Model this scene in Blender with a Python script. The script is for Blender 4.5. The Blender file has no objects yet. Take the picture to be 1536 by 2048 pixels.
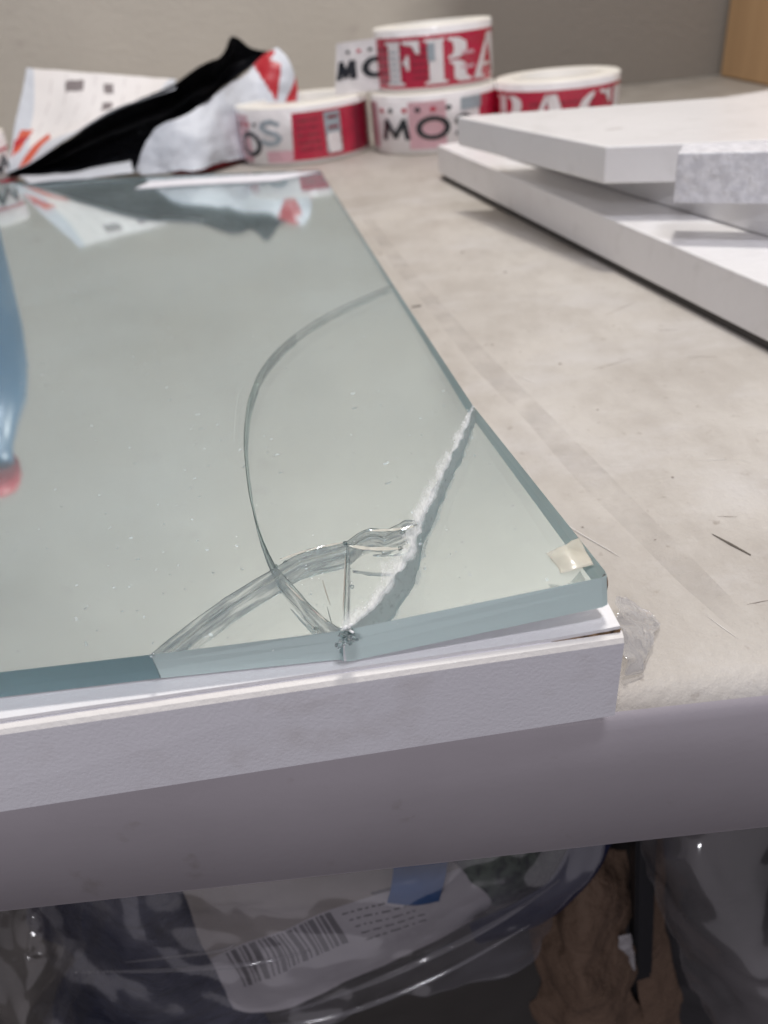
import bpy, bmesh, math, random
from mathutils import Vector, Matrix, noise
random.seed(7)
S = bpy.context.scene
COL = S.collection
V = Vector

# ------------------------------------------------------------------ camera
FPX, CAMZ, PITCH, ROLL = 1547.0, 0.113, math.radians(34), math.radians(6.3)
cf = V((0, math.cos(PITCH), -math.sin(PITCH)))
r0 = V((1, 0, 0)); u0 = r0.cross(cf)
cr = r0*math.cos(ROLL) - u0*math.sin(ROLL)
cu = u0*math.cos(ROLL) + r0*math.sin(ROLL)
CC = V((0, 0, CAMZ))
def ray(px, py): return cf + cr*((px-768)/FPX) - cu*((py-1024)/FPX)
def PZ(px, py, z=0.0):
    d = ray(px, py); return CC + d*((z-CC.z)/d.z)
def PY(px, py, y):
    d = ray(px, py); return CC + d*(y/d.y)
def PN(px, py, p0, n):
    d = ray(px, py); return CC + d*((p0-CC).dot(n)/d.dot(n))
cam = bpy.data.cameras.new('camera'); co = bpy.data.objects.new('camera', cam); COL.objects.link(co)
M = Matrix((cr, cu, -cf)).transposed().to_4x4(); M.translation = CC
co.matrix_world = M
cam.sensor_fit = 'VERTICAL'; cam.sensor_height = 24; cam.lens = 24*FPX/2048
cam.clip_start = 0.005; cam.clip_end = 30
cam.dof.use_dof = True; cam.dof.aperture_fstop = 12.0
cam.dof.focus_distance = (PZ(640, 1080, .026)-CC).dot(cf)
S.camera = co
# ------------------------------------------------------------------ light
W = bpy.data.worlds.new('World'); S.world = W; W.use_nodes = True
nt = W.node_tree; bg = nt.nodes['Background']
bg.inputs[0].default_value = (0.97, 0.91, 1.0, 1)
_tc = nt.nodes.new('ShaderNodeTexCoord'); _sp = nt.nodes.new('ShaderNodeSeparateXYZ'); _mr = nt.nodes.new('ShaderNodeMapRange')
nt.links.new(_tc.outputs['Generated'], _sp.inputs[0]); nt.links.new(_sp.outputs['Y'], _mr.inputs[0])
_mr.inputs[1].default_value = .3; _mr.inputs[2].default_value = -.7; _mr.inputs[3].default_value = .13; _mr.inputs[4].default_value = .32
nt.links.new(_mr.outputs[0], bg.inputs[1])   # the open room lies behind the camera
def area(name, loc, target, size, power, col):
    l = bpy.data.lights.new(name, 'AREA'); l.shape = 'RECTANGLE'; l.size, l.size_y = size
    l.energy = power; l.color = col
    o = bpy.data.objects.new(name, l); COL.objects.link(o); o.location = loc
    o.rotation_euler = (V(target)-V(loc)).to_track_quat('-Z', 'Y').to_euler()
area('ceiling_lamp_back', (.16, .54, 1.32), (.12, .40, 0), (.20, .08), 15.0, (1, .955, .90))
area('fill_lamp_far', (-.75, -1.7, 1.25), (0, .15, -.05), (.30, .12), 14.0, (.95, .94, 1))  # unseen lamp, added for glints under the shelf and brighter front faces
area('ceiling_lamp_front', (.20, -.22, 1.65), (.05, .2, 0), (.40, .2), 13.0, (.92, .92, 1))
S.view_settings.view_transform = 'Standard'; S.view_settings.look = 'None'
S.view_settings.exposure = -0.42; S.view_settings.gamma = 1
cy = S.cycles
cy.use_denoising = True
cy.max_bounces = 24; cy.transmission_bounces = 20; cy.glossy_bounces = 12; cy.diffuse_bounces = 4
cy.transparent_max_bounces = 24; cy.sample_clamp_indirect = 6; cy.blur_glossy = 0.1

# ------------------------------------------------------------------ materials
def mat(name, col=(.8,.8,.8), rough=.5, metal=0, spec=.5, trans=0, ior=1.45, coat=0, sss=0):
    m = bpy.data.materials.new(name); m.use_nodes = True
    b = m.node_tree.nodes['Principled BSDF']
    b.inputs['Base Color'].default_value = (*col, 1); b.inputs['Roughness'].default_value = rough
    b.inputs['Metallic'].default_value = metal; b.inputs['Specular IOR Level'].default_value = spec
    b.inputs['Transmission Weight'].default_value = trans; b.inputs['IOR'].default_value = ior
    b.inputs['Coat Weight'].default_value = coat
    return m
def nd(m, t, **kw):
    n = m.node_tree.nodes.new(t)
    for k, v in kw.items(): setattr(n, k, v)
    return n
def lk(m, a, b): m.node_tree.links.new(a, b)
def coords(m, scale=(1, 1, 1), rot=(0, 0, 0)):
    tc = nd(m, 'ShaderNodeTexCoord'); mp = nd(m, 'ShaderNodeMapping')
    mp.inputs['Scale'].default_value = scale; mp.inputs['Rotation'].default_value = rot
    lk(m, tc.outputs['Object'], mp.inputs[0]); return mp.outputs[0]
def noise_fac(m, sc, lo=.4, hi=.6, detail=4, scale=(1,1,1), rot=(0,0,0), rough=.55):
    n = nd(m, 'ShaderNodeTexNoise'); n.inputs['Scale'].default_value = sc; n.inputs['Detail'].default_value = detail
    n.inputs['Roughness'].default_value = rough
    lk(m, coords(m, scale, rot), n.inputs['Vector'])
    r = nd(m, 'ShaderNodeMapRange'); r.inputs[1].default_value = lo; r.inputs[2].default_value = hi
    lk(m, n.outputs['Fac'], r.inputs[0]); return r.outputs[0]
def mixc(m, fac, a, b):
    x = nd(m, 'ShaderNodeMix', data_type='RGBA')
    if isinstance(fac, (int, float)): x.inputs[0].default_value = fac
    else: lk(m, fac, x.inputs[0])
    for s, i in ((a, 6), (b, 7)):
        if isinstance(s, tuple): x.inputs[i].default_value = (*s, 1)
        else: lk(m, s, x.inputs[i])
    return x.outputs[2]
def bump(m, fac, strength=.3, dist=.0005, normal=None):
    b = nd(m, 'ShaderNodeBump'); b.inputs['Strength'].default_value = strength; b.inputs['Distance'].default_value = dist
    lk(m, fac, b.inputs['Height'])
    if normal: lk(m, normal, b.inputs['Normal'])
    return b.outputs[0]
def bs(m): return m.node_tree.nodes['Principled BSDF']
def setcol(m, c): lk(m, c, bs(m).inputs['Base Color'])
def setn(m, n): lk(m, n, bs(m).inputs['Normal'])

def laminate(name, a, b, rough=.45, grime=(.42,.38,.33), gf=.5):
    m = mat(name, a, rough)
    c = mixc(m, noise_fac(m, 14, .35, .65), a, b)
    f = noise_fac(m, 70, .56, .75, 6)
    mm = nd(m, 'ShaderNodeMath', operation='MULTIPLY'); lk(m, f, mm.inputs[0]); mm.inputs[1].default_value = gf
    setcol(m, mixc(m, mm.outputs[0], c, grime))
    n1 = bump(m, noise_fac(m, 900, .3, .7, 3), .25, .0002)
    setn(m, bump(m, noise_fac(m, 120, .3, .7, 3), .2, .0006, n1))
    return m
# shelf top: dusty off-white laminate with scuffs and faint long stripes
m_table = mat('shelf_laminate', (.6,.56,.5), .55)
c = mixc(m_table, noise_fac(m_table, 9, .35, .68, 5), (.58,.55,.505), (.44,.41,.37))
c = mixc(m_table, noise_fac(m_table, 38, .42, .85, 9, (1.4,.7,1), (0,0,.3), .68), c, (.38,.345,.305))
c = mixc(m_table, noise_fac(m_table, 260, .66, .82, 2), c, (.30,.26,.22))
c = mixc(m_table, noise_fac(m_table, 22, .5, .8, 9, (.8,1.3,1), (0,0,-.5), .7), c, (.60,.58,.56))
setcol(m_table, c)
nb = bump(m_table, noise_fac(m_table, 600, .3, .7, 5), .4, .0003)
setn(m_table, bump(m_table, noise_fac(m_table, 70, .3, .7, 5), .35, .001, nb))
m_tablefront = mat('shelf_front_paint', (.42,.39,.40), .5)
c = mixc(m_tablefront, noise_fac(m_tablefront, 12, .35, .7, 4), (.53,.49,.52), (.44,.405,.43))
setcol(m_tablefront, mixc(m_tablefront, noise_fac(m_tablefront, 90, .66, .85, 6), c, (.33,.29,.27)))
setn(m_tablefront, bump(m_tablefront, noise_fac(m_tablefront, 500, .3, .7, 4), .2, .0001))
m_stripe = mat('worn_stripe', (.5,.46,.42), .6)
m_mark = mat('dark_scuff', (.10,.085,.07), .7)
m_board = laminate('white_board', (.82,.81,.84), (.77,.755,.79), .5, (.5,.45,.42), .35)
setn(m_board, bump(m_board, noise_fac(m_board, 1300, .3, .7, 3, (1,1,1)), .3, .00012))
m_lam = laminate('white_laminate', (.86,.85,.86), (.82,.81,.82), .35, (.6,.55,.5), .2)
m_cream = laminate('cream_edge', (.84,.82,.79), (.79,.76,.72), .5, (.55,.45,.35), .35)
m_glue = mat('chipboard_brown', (.09,.05,.025), .9)
setcol(m_glue, mixc(m_glue, noise_fac(m_glue, 900, .4, .6), (.035,.02,.012), (.22,.13,.06)))
m_slab = laminate('white_panel', (.84,.83,.83), (.80,.79,.79), .25, (.5,.48,.45), .25)
m_rub = mat('grey_rubber', (.07,.065,.06), .8)
m_foam = mat('foam', (.62,.62,.64), .6)
setn(m_foam, bump(m_foam, noise_fac(m_foam, 120, .42, .60, 3), .5, .0012))
setcol(m_foam, mixc(m_foam, noise_fac(m_foam, 300, .4, .62, 5), (.74,.74,.77), (.60,.60,.63)))
m_wall = mat('plaster_wall', (.5,.46,.4), .7)
c = mixc(m_wall, noise_fac(m_wall, 5, .3, .7, 3), (.62,.575,.495), (.54,.50,.43))
c = mixc(m_wall, noise_fac(m_wall, 24, .64, .82, 5, (1,1,2)), c, (.46,.41,.36))
# shade painted into plaster colour, low at the right, with an irregular soft border
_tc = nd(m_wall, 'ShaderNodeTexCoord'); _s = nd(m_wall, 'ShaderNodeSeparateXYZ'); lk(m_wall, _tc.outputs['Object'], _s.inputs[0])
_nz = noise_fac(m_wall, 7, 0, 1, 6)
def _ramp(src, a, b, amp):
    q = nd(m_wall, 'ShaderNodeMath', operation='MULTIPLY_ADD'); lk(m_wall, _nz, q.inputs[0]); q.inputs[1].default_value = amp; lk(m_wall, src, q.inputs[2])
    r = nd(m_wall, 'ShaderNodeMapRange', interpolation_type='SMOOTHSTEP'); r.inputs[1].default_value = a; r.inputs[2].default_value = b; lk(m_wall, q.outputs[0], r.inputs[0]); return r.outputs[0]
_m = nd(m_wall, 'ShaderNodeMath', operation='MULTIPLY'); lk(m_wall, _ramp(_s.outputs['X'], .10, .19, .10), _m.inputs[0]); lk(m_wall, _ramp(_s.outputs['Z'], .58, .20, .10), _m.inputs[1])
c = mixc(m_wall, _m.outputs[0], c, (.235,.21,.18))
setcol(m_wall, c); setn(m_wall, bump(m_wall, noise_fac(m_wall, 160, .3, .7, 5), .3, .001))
m_kraft = mat('kraft_board', (.5,.32,.17), .75)
setcol(m_kraft, mixc(m_kraft, noise_fac(m_kraft, 40, .3, .7, 4, (1,1,.1)), (.56,.36,.19), (.47,.295,.15)))
m_white = mat('white_plastic', (.80,.78,.74), .3)
m_dark = mat('dark_floor', (.03,.028,.026), .8)

# glass
TEAL = (.86,.955,.945)
def glass(name, col, rough=0.0):
    m = bpy.data.materials.new(name); m.use_nodes = True; n = m.node_tree.nodes; n.remove(n['Principled BSDF'])
    g = n.new('ShaderNodeBsdfGlass'); g.inputs['Color'].default_value = (*col, 1); g.inputs['Roughness'].default_value = rough
    g.inputs['IOR'].default_value = 1.5
    lk(m, g.outputs[0], n['Material Output'].inputs[0]); return m, g
def mixdiff(m, g, col, fac, fn=None):
    n = m.node_tree.nodes
    d = n.new('ShaderNodeBsdfDiffuse'); d.inputs[0].default_value = (*col, 1)
    x = n.new('ShaderNodeMixShader')
    if fn is None: x.inputs[0].default_value = fac
    else: lk(m, fn, x.inputs[0])
    lk(m, g.outputs[0], x.inputs[1]); lk(m, d.outputs[0], x.inputs[2]); lk(m, x.outputs[0], n['Material Output'].inputs[0])
# top: clear with a film of dust, smears and specks
m_top, g = glass('dusty_glass_top', (.955,.985,.985))
f1 = noise_fac(m_top, 18, .2, .8, 6)
mr = nd(m_top, 'ShaderNodeMapRange'); mr.inputs[3].default_value = .07; mr.inputs[4].default_value = .17
lk(m_top, f1, mr.inputs[0])
f2 = noise_fac(m_top, 420, .70, .78, 2)
ma = nd(m_top, 'ShaderNodeMath', operation='MULTIPLY_ADD'); lk(m_top, f2, ma.inputs[0]); ma.inputs[1].default_value = .35; lk(m_top, mr.outputs[0], ma.inputs[2])
mixdiff(m_top, g, (.66,.77,.80), 0, ma.outputs[0])
m_silver = mat('mirror_silver', (.90,.945,.955), .015, 1)
m_edge, g = glass('ground_glass_edge', (.50,.72,.73), .35); mixdiff(m_edge, g, (.42,.57,.60), .5)
m_edge2, g = glass('ground_glass_edge_pale', (.72,.86,.85), .4); mixdiff(m_edge2, g, (.76,.90,.87), .8)
m_frac, g = glass('fracture_face', (.86,.93,.94), .03)
setb = nd(m_frac, 'ShaderNodeBump'); setb.inputs['Strength'].default_value = .35; setb.inputs['Distance'].default_value = .0008
lk(m_frac, noise_fac(m_frac, 500, .3, .7, 4, (1,1,3)), setb.inputs['Height']); lk(m_frac, setb.outputs[0], g.inputs['Normal'])
# fracture faces that still touch let part of the light straight through, in streaks
def streak_open(m, lo, hi, sc):
    n = m.node_tree.nodes; out = n['Material Output']; src = out.inputs[0].links[0].from_socket
    t = n.new('ShaderNodeBsdfTransparent'); x = n.new('ShaderNodeMixShader')
    r = nd(m, 'ShaderNodeMapRange'); r.inputs[3].default_value = lo; r.inputs[4].default_value = hi
    lk(m, noise_fac(m, sc, .35, .65, 4, (.5,.5,3)), r.inputs[0]); lk(m, r.outputs[0], x.inputs[0])
    lk(m, src, x.inputs[1]); lk(m, t.outputs[0], x.inputs[2]); lk(m, x.outputs[0], out.inputs[0])
streak_open(m_frac, .25, .95, 260)
m_fopen, _ = glass('fracture_face_open', (.7,.76,.74), .02); streak_open(m_fopen, .55, .85, 200)
m_fhalf, _ = glass('fracture_face_half', (.5,.58,.56), .02); streak_open(m_fhalf, .25, .6, 200)
m_fdark, _ = glass('fracture_face_dark', (.50,.60,.58), .02)
m_frost, g = glass('crushed_fracture', (.97,.985,.985), .3)
setb = nd(m_frost, 'ShaderNodeBump'); setb.inputs['Strength'].default_value = .9; setb.inputs['Distance'].default_value = .0015
lk(m_frost, noise_fac(m_frost, 800, .3, .7, 5), setb.inputs['Height']); lk(m_frost, setb.outputs[0], g.inputs['Normal'])
mixdiff(m_frost, g, (.97,.985,.99), 0, noise_fac(m_frost, 700, .05, .45, 5))
m_chip, _ = glass('glass_chip', (.97,.99,.99), .02)

def film(name, diff=(.6,.6,.62), dfac=.12, gfac=.25, rough=.12, bsc=60, bst=1.0, bd=.004):
    m = bpy.data.materials.new(name); m.use_nodes = True; n = m.node_tree.nodes; n.remove(n['Principled BSDF'])
    t = n.new('ShaderNodeBsdfTransparent'); gl = n.new('ShaderNodeBsdfGlossy'); gl.inputs['Roughness'].default_value = rough
    d = n.new('ShaderNodeBsdfDiffuse'); d.inputs[0].default_value = (*diff, 1)
    x1 = n.new('ShaderNodeMixShader'); x1.inputs[0].default_value = gfac
    lk(m, t.outputs[0], x1.inputs[1]); lk(m, gl.outputs[0], x1.inputs[2])
    x2 = n.new('ShaderNodeMixShader'); lk(m, noise_fac(m, 25, .2, 1.2/max(dfac*8,.3), 5), x2.inputs[0])
    mm = nd(m, 'ShaderNodeMath', operation='MULTIPLY'); lk(m, noise_fac(m, 25, .3, .7, 5), mm.inputs[0]); mm.inputs[1].default_value = dfac*2
    lk(m, mm.outputs[0], x2.inputs[0])
    lk(m, x1.outputs[0], x2.inputs[1]); lk(m, d.outputs[0], x2.inputs[2]); lk(m, x2.outputs[0], n['Material Output'].inputs[0])
    rn = nd(m, 'ShaderNodeTexNoise', noise_type='RIDGED_MULTIFRACTAL'); rn.inputs['Scale'].default_value = bsc; rn.inputs['Detail'].default_value = 3
    lk(m, coords(m, (1,1,.6)), rn.inputs['Vector'])
    nn = bump(m, rn.outputs['Fac'], bst, bd)
    lk(m, nn, gl.inputs['Normal']); return m

# ------------------------------------------------------------------ mesh helpers
def obj(name, bm, mats, parent=None, smooth=False):
    me = bpy.data.meshes.new(name); bm.normal_update(); bm.to_mesh(me); bm.free()
    for m in (mats if isinstance(mats, (list, tuple)) else [mats]): me.materials.append(m)
    if smooth:
        for p in me.polygons: p.use_smooth = True
    o = bpy.data.objects.new(name, me); COL.objects.link(o)
    if parent: o.parent = parent; o.matrix_parent_inverse = Matrix.Translation(-parent.location)
    return o
def thing(name, label, cat, loc, group=None):
    o = bpy.data.objects.new(name, None); o.empty_display_size = .02; COL.objects.link(o); o.location = loc
    return tag(o, label, cat, group)
def tag(o, label, cat, group=None):
    o['label'] = label; o['category'] = cat
    if group: o['group'] = group
    return o
def struct(o): o['kind'] = 'structure'; return o
def hexa(bm, b4, t4, mi=0):
    vb = [bm.verts.new(p) for p in b4]; vt = [bm.verts.new(p) for p in t4]
    fs = [bm.faces.new(vb[::-1]), bm.faces.new(vt)]
    for i in range(4): fs.append(bm.faces.new((vb[i], vb[(i+1)%4], vt[(i+1)%4], vt[i])))
    for f in fs: f.material_index = mi
    return fs
def prism(pts, z0, z1, bev=0, seg=2):
    bm = bmesh.new()
    vb = [bm.verts.new((p[0], p[1], z0)) for p in pts]; vt = [bm.verts.new((p[0], p[1], z1)) for p in pts]
    bm.faces.new(vb[::-1]); bm.faces.new(vt); n = len(pts)
    for i in range(n): bm.faces.new((vb[i], vb[(i+1)%n], vt[(i+1)%n], vt[i]))
    bmesh.ops.recalc_face_normals(bm, faces=bm.faces)
    if bev: bmesh.ops.bevel(bm, geom=list(bm.edges), offset=bev, segments=seg, affect='EDGES', profile=.5)
    return bm
def cat(p, t):      # Catmull-Rom through a list of vectors, t in 0..1
    n = len(p)-1; s = min(t*n, n-1e-6); i = int(s); f = s-i
    a, b, c, d = p[max(i-1,0)], p[i], p[i+1], p[min(i+2,n)]
    return .5*((2*b) + (c-a)*f + (2*a-5*b+4*c-d)*f*f + (3*b-a-3*c+d)*f**3)
def inpoly(x, y, poly):
    r = False; j = len(poly)-1
    for i in range(len(poly)):
        if (poly[i][1] > y) != (poly[j][1] > y) and x < (poly[j][0]-poly[i][0])*(y-poly[i][1])/(poly[j][1]-poly[i][1])+poly[i][0]: r = not r
        j = i
    return r
def proj(p):
    d = p-CC; k = d.dot(cf); return 768+FPX*d.dot(cr)/k, 1024-FPX*d.dot(cu)/k
def loft(rows, nu, nv, crumple=0, csc=30, thick=.0004, decal=None, seed=0):
    """rows: lists of 3D points (same direction); smooth sheet with crumple and thickness.
    decal: list of (polygon, material_index) in sheet coordinates u,v (0..1)."""
    bm = bmesh.new(); g = []
    for j in range(nv+1):
        v = j/nv; line = []
        cols = None
        pts_at = [cat(r, 0) for r in rows]
        for i in range(nu+1):
            u = i/nu
            p = cat([cat(r, u) for r in rows], v)
            q = p*csc + V((seed, seed*2, 0))
            p = p + V((noise.noise(q), noise.noise(q+V((9,3,1))), noise.noise(q+V((2,7,5)))))*crumple \
                  + V((noise.noise(q*2.7), noise.noise(q*2.7+V((9,3,1))), noise.noise(q*2.7+V((2,7,5)))))*crumple*.4
            line.append(bm.verts.new(p))
        g.append(line)
    for j in range(nv):
        for i in range(nu):
            f = bm.faces.new((g[j][i], g[j][i+1], g[j+1][i+1], g[j+1][i]))
            if decal:
                for poly, mi in decal:
                    if inpoly((i+.5)/nu, (j+.5)/nv, poly): f.material_index = mi
    if thick:
        bm.normal_update()
        bmesh.ops.solidify(bm, geom=list(bm.faces), thickness=thick)
    return bm
def tube(pts, r, n=6):
    bm = bmesh.new(); rings = []
    for i, p in enumerate(pts):
        d = (pts[min(i+1,len(pts)-1)]-pts[max(i-1,0)]).normalized()
        a = d.orthogonal().normalized(); b = d.cross(a)
        rr = r(i/(len(pts)-1)) if callable(r) else r
        rings.append([bm.verts.new(p+(a*math.cos(t)+b*math.sin(t))*rr) for t in [2*math.pi*k/n for k in range(n)]])
    for A, B in zip(rings, rings[1:]):
        for k in range(n): bm.faces.new((A[k], A[(k+1)%n], B[(k+1)%n], B[k]))
    bm.faces.new(rings[0][::-1]); bm.faces.new(rings[-1])
    bmesh.ops.recalc_face_normals(bm, faces=bm.faces)
    return bm

# ------------------------------------------------------------------ walls, ground
YW = .95
bm = bmesh.new()
hexa(bm, [(-1.6,YW,-.9),(1.6,YW,-.9),(1.6,YW+.05,-.9),(-1.6,YW+.05,-.9)], [(-1.6,YW,1.7),(1.6,YW,1.7),(1.6,YW+.05,1.7),(-1.6,YW+.05,1.7)])
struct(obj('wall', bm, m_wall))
bm = bmesh.new()
hexa(bm, [(-1.6,-.5,-.92),(1.6,-.5,-.92),(1.6,YW,-.92),(-1.6,YW,-.92)], [(-1.6,-.5,-.9),(1.6,-.5,-.9),(1.6,YW,-.9),(-1.6,YW,-.9)])
struct(obj('floor', bm, m_dark))

# ------------------------------------------------------------------ the white workbench shelf
YF, RB, LIP = .0957, .007, -.0455
prof = [(YW-.001, 0)]
for k in range(9):
    a = math.pi/2*k/8; prof.append((YF+RB-RB*math.sin(a), -RB+RB*math.cos(a)))
prof += [(YF-.0002, LIP+.002)]
for k in range(5):
    a = math.pi/2*k/4; prof.append((YF+.002-.002*math.cos(a), LIP+.002-.002*math.sin(a)))
prof += [(YF+.03, LIP), (YF+.032, LIP+.006), (YW-.001, LIP+.006)]
shelf = thing('shelf', 'off-white shelf with rounded front edge carrying the broken mirror', 'shelf', (0, .5, LIP))
bm = bmesh.new(); NX = 2
ra = [bm.verts.new((-1.3, y, z)) for y, z in prof]; rb_ = [bm.verts.new((1.3, y, z)) for y, z in prof]
n = len(prof)
for i in range(n):
    f = bm.faces.new((ra[i], rb_[i], rb_[(i+1)%n], ra[(i+1)%n])); f.smooth = True
    if i >= 6 : f.material_index = 1
bm.faces.new(ra); bm.faces.new(rb_[::-1])
bmesh.ops.recalc_face_normals(bm, faces=bm.faces)
o = obj('shelf_top', bm, [m_table, m_tablefront], shelf)
# marks on the shelf top: a faint dark stripe, scuffs, specks
def flat(name, pts, z, m, parent=None):
    bm = bmesh.new(); f = bm.faces.new([bm.verts.new((p.x, p.y, z)) for p in pts]); bm.normal_update()
    if f.normal.z < 0: f.normal_flip()
    r = bmesh.ops.extrude_face_region(bm, geom=[f]);
    for v in r['geom']:
        if isinstance(v, bmesh.types.BMVert): v.co.z += .00006
    bmesh.ops.recalc_face_normals(bm, faces=bm.faces)
    return obj(name, bm, m, parent)
m_stripe2 = bpy.data.materials.new('rub_stripe'); m_stripe2.use_nodes = True
_n = m_stripe2.node_tree.nodes; _p = _n['Principled BSDF']; _p.inputs['Base Color'].default_value = (.36,.32,.30,1); _p.inputs['Roughness'].default_value = .7
_f = noise_fac(m_stripe2, 60, .35, .75, 6)
_mm = nd(m_stripe2, 'ShaderNodeMath', operation='MULTIPLY'); lk(m_stripe2, _f, _mm.inputs[0]); _mm.inputs[1].default_value = .10
lk(m_stripe2, _mm.outputs[0], _p.inputs['Alpha'])
bw = lambda s, w: [V((s.x-w, s.y, 0)), V((s.x+w, s.y, 0))]
sp = [PZ(*p) for p in ((735,440),(800,530),(880,625),(975,735),(1080,840),(1190,960),(1290,1060),(1400,1170),(1500,1265))]
ps = []; qs = []
for i, s in enumerate(sp):
    w = (.003, .0036, .0034, .0044, .004, .0046, .004, .0036, .0026)[i]; ps.append(V((s.x-w, s.y, 0))); qs.append(V((s.x+w, s.y, 0)))
flat('scuff_stripe', ps+qs[::-1], .00005, m_stripe2, shelf)
def blob(c, rx, ry, rot, n=11):
    return [V((c.x + rx*math.cos(t)*math.cos(rot)*k - ry*math.sin(t)*math.sin(rot)*k, c.y + rx*math.cos(t)*math.sin(rot)*k + ry*math.sin(t)*math.cos(rot)*k, 0))
            for t, k in [(2*math.pi*i/n, random.uniform(.7,1.2)) for i in range(n)]]
flat('scratch', [PZ(*p) for p in ((1424,1068),(1462,1087),(1502,1110),(1501,1112),(1460,1091),(1425,1070))], .00009, m_mark, shelf)
flat('speck', blob(PZ(833,613), .0029, .0011, .05), .00009, m_mark, shelf)
m_brn = mat('brown_speck', (.27,.23,.20), .8)
for px, py, r in ((1067,1075,.0004),(760,508,.0012),(1120,728,.0008),(925,505,.0012),(962,1180,.0004),(1195,820,.0004),(985,690,.0006),(1310,1080,.0003),(1165,1055,.0003),(1010,545,.0012),(1345,955,.0004)):
    flat('speck', blob(PZ(px,py), r, r*random.uniform(.5,1), random.random()*3, 8), .00009, m_brn, shelf)

m_scr = mat('pale_scratch', (.72,.70,.67), .4)
for k in range(16):
    px, py = random.uniform(1020,1500), random.uniform(560,1240)
    if px < 700+ (py-450)*.75: continue
    ln = random.uniform(20,95); an = random.uniform(-.5,.9); a_, b_ = PZ(px,py), PZ(px+ln*math.cos(an), py+ln*math.sin(an))
    w_ = random.uniform(.00005,.00012); d_ = (b_-a_).normalized(); e_ = V((-d_.y,d_.x,0))*w_
    flat('scratch', [a_, a_.lerp(b_,.5)+e_, b_, a_.lerp(b_,.5)-e_], .00008, m_scr if k%3 else m_brn, shelf)
# ------------------------------------------------------------------ mirror plane
TILT = math.radians(1.7)
MN = V((0, math.sin(TILT), math.cos(TILT))); MP = V((0, .095, .0272)); TH = .0062
def MPt(px, py, off=0): return PN(px, py, MP+MN*off, MN)
def mz(x, y, off=0):
    p0 = MP+MN*off; return p0.z - (y-p0.y)*MN.y/MN.z

# ------------------------------------------------------------------ white board under the mirror
ZT = .021
b_fl = PZ(0,1450,ZT); b_fr = PZ(1251,1266,ZT); b_bl = PZ(0,1624,0); b_br = PZ(1236,1430,0)
dirf = (b_fr-b_fl); dirf.z = 0
def ext(a, b, x): t = (x-a.x)/(b.x-a.x); return a+(b-a)*t
board = thing('board', 'thick white chipboard panel with split brown edge, under the broken mirror', 'board', (0,.1,0))
XL = -.42
FL = ext(b_fl, b_fr, XL); BL = ext(b_bl, b_br, XL)
side = V((-.1205, 1, 0)).normalized()
def corner(p, z, sh=0): return V((p.x, p.y, z))
yb = .545
bR = b_fr + side*((yb-b_fr.y)/side.y); bRl = V((XL-.05, yb-.03, 0))
zb = mz(0, yb, -TH)-.0006
bm = bmesh.new()
# cross-section rings from left end to right end; front edge rounded over by ~1.6 mm
def ring(x):
    F = ext(b_fl, b_fr, x); B = ext(b_bl, b_br, x)
    t = (x-XL)/(b_fr.x-XL)
    back = V((XL-.05,yb-.03,0)).lerp(bR, t)
    up = ZT-.0011
    return [V((B.x,B.y,0)), V((F.x,F.y,up-.0012)), V((F.x,F.y+.0005,up-.0004)), V((F.x,F.y+.0014,up)), V((back.x,back.y,zb-.0011)), V((back.x,back.y,0))]
xs = [XL, -.1, 0, b_fr.x]
R = [[bm.verts.new(p) for p in ring(x)] for x in xs]
for A, B in zip(R, R[1:]):
    for k in range(6):
        f = bm.faces.new((A[k], A[(k+1)%6], B[(k+1)%6], B[k])); f.material_index = 1 if k in (1,2) else 0
bm.faces.new(R[0]); bm.faces.new(R[-1][::-1])
bmesh.ops.recalc_face_normals(bm, faces=bm.faces)
obj('core', bm, [m_board, m_cream], board)
# laminate skin on top, curled up a little at the right end; brown split beneath it
bm = bmesh.new(); NS = 40; rows = []
for i in range(NS+1):
    x = XL+(b_fr.x-.0004-XL)*i/NS if i < 14 else -.10+(b_fr.x-.0004+.10)*(i-14)/(NS-14)
    F = ext(b_fl, b_fr, x); t = (x-XL)/(b_fr.x-XL); back = V((XL-.05,yb-.03,0)).lerp(bR, t)
    curl = max(0, (x-.022)/.017)**2*.0007
    y0 = F.y+.0016+.00012*noise.noise(V((x*300,0,0)))
    row = []
    for s in (0, .0008, .003, .008, None):
        if s is None: row.append((V((back.x,back.y,zb)), 0))
        else: row.append((V((x, y0+s, mz(x,y0+s,-TH)-.0004 + curl*max(0,1-s/.008))), s))
    top = [bm.verts.new(p) for p, s in row]; bot = [bm.verts.new(p-V((0,0,.00075))) for p, s in row]
    rows.append(top+bot[::-1])
for A, B in zip(rows, rows[1:]):
    n = len(A)
    for k in range(n): bm.faces.new((A[k], A[(k+1)%n], B[(k+1)%n], B[k]))
bm.faces.new(rows[0]); bm.faces.new(rows[-1][::-1])
bmesh.ops.recalc_face_normals(bm, faces=bm.faces)
obj('laminate_skin', bm, m_lam, board)
bm = bmesh.new(); T = []; Bt = []
for i in range(31):
    x = .025+(b_fr.x-.0003-.025)*i/30; F = ext(b_fl, b_fr, x)
    h = (.0007*((x-.025)/.0135)**1.2)*(1+.35*noise.noise(V((x*700,1,0))))
    T.append(bm.verts.new((x, F.y+.00152, ZT-.00112+h*.95))); Bt.append(bm.verts.new((x, F.y+.00142, ZT-.00114)))
Tb = [bm.verts.new(v.co+V((0,.004,0))) for v in T]; Bb = [bm.verts.new(v.co+V((0,.004,0))) for v in Bt]
for i in range(30):
    for A, B in ((T,Bt),(Tb,T),(Bt,Bb),(Bb,Tb)): bm.faces.new((A[i],A[i+1],B[i+1],B[i]))
bm.faces.new((T[0],Bt[0],Bb[0],Tb[0])); bm.faces.new((T[-1],Tb[-1],Bb[-1],Bt[-1]))
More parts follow.
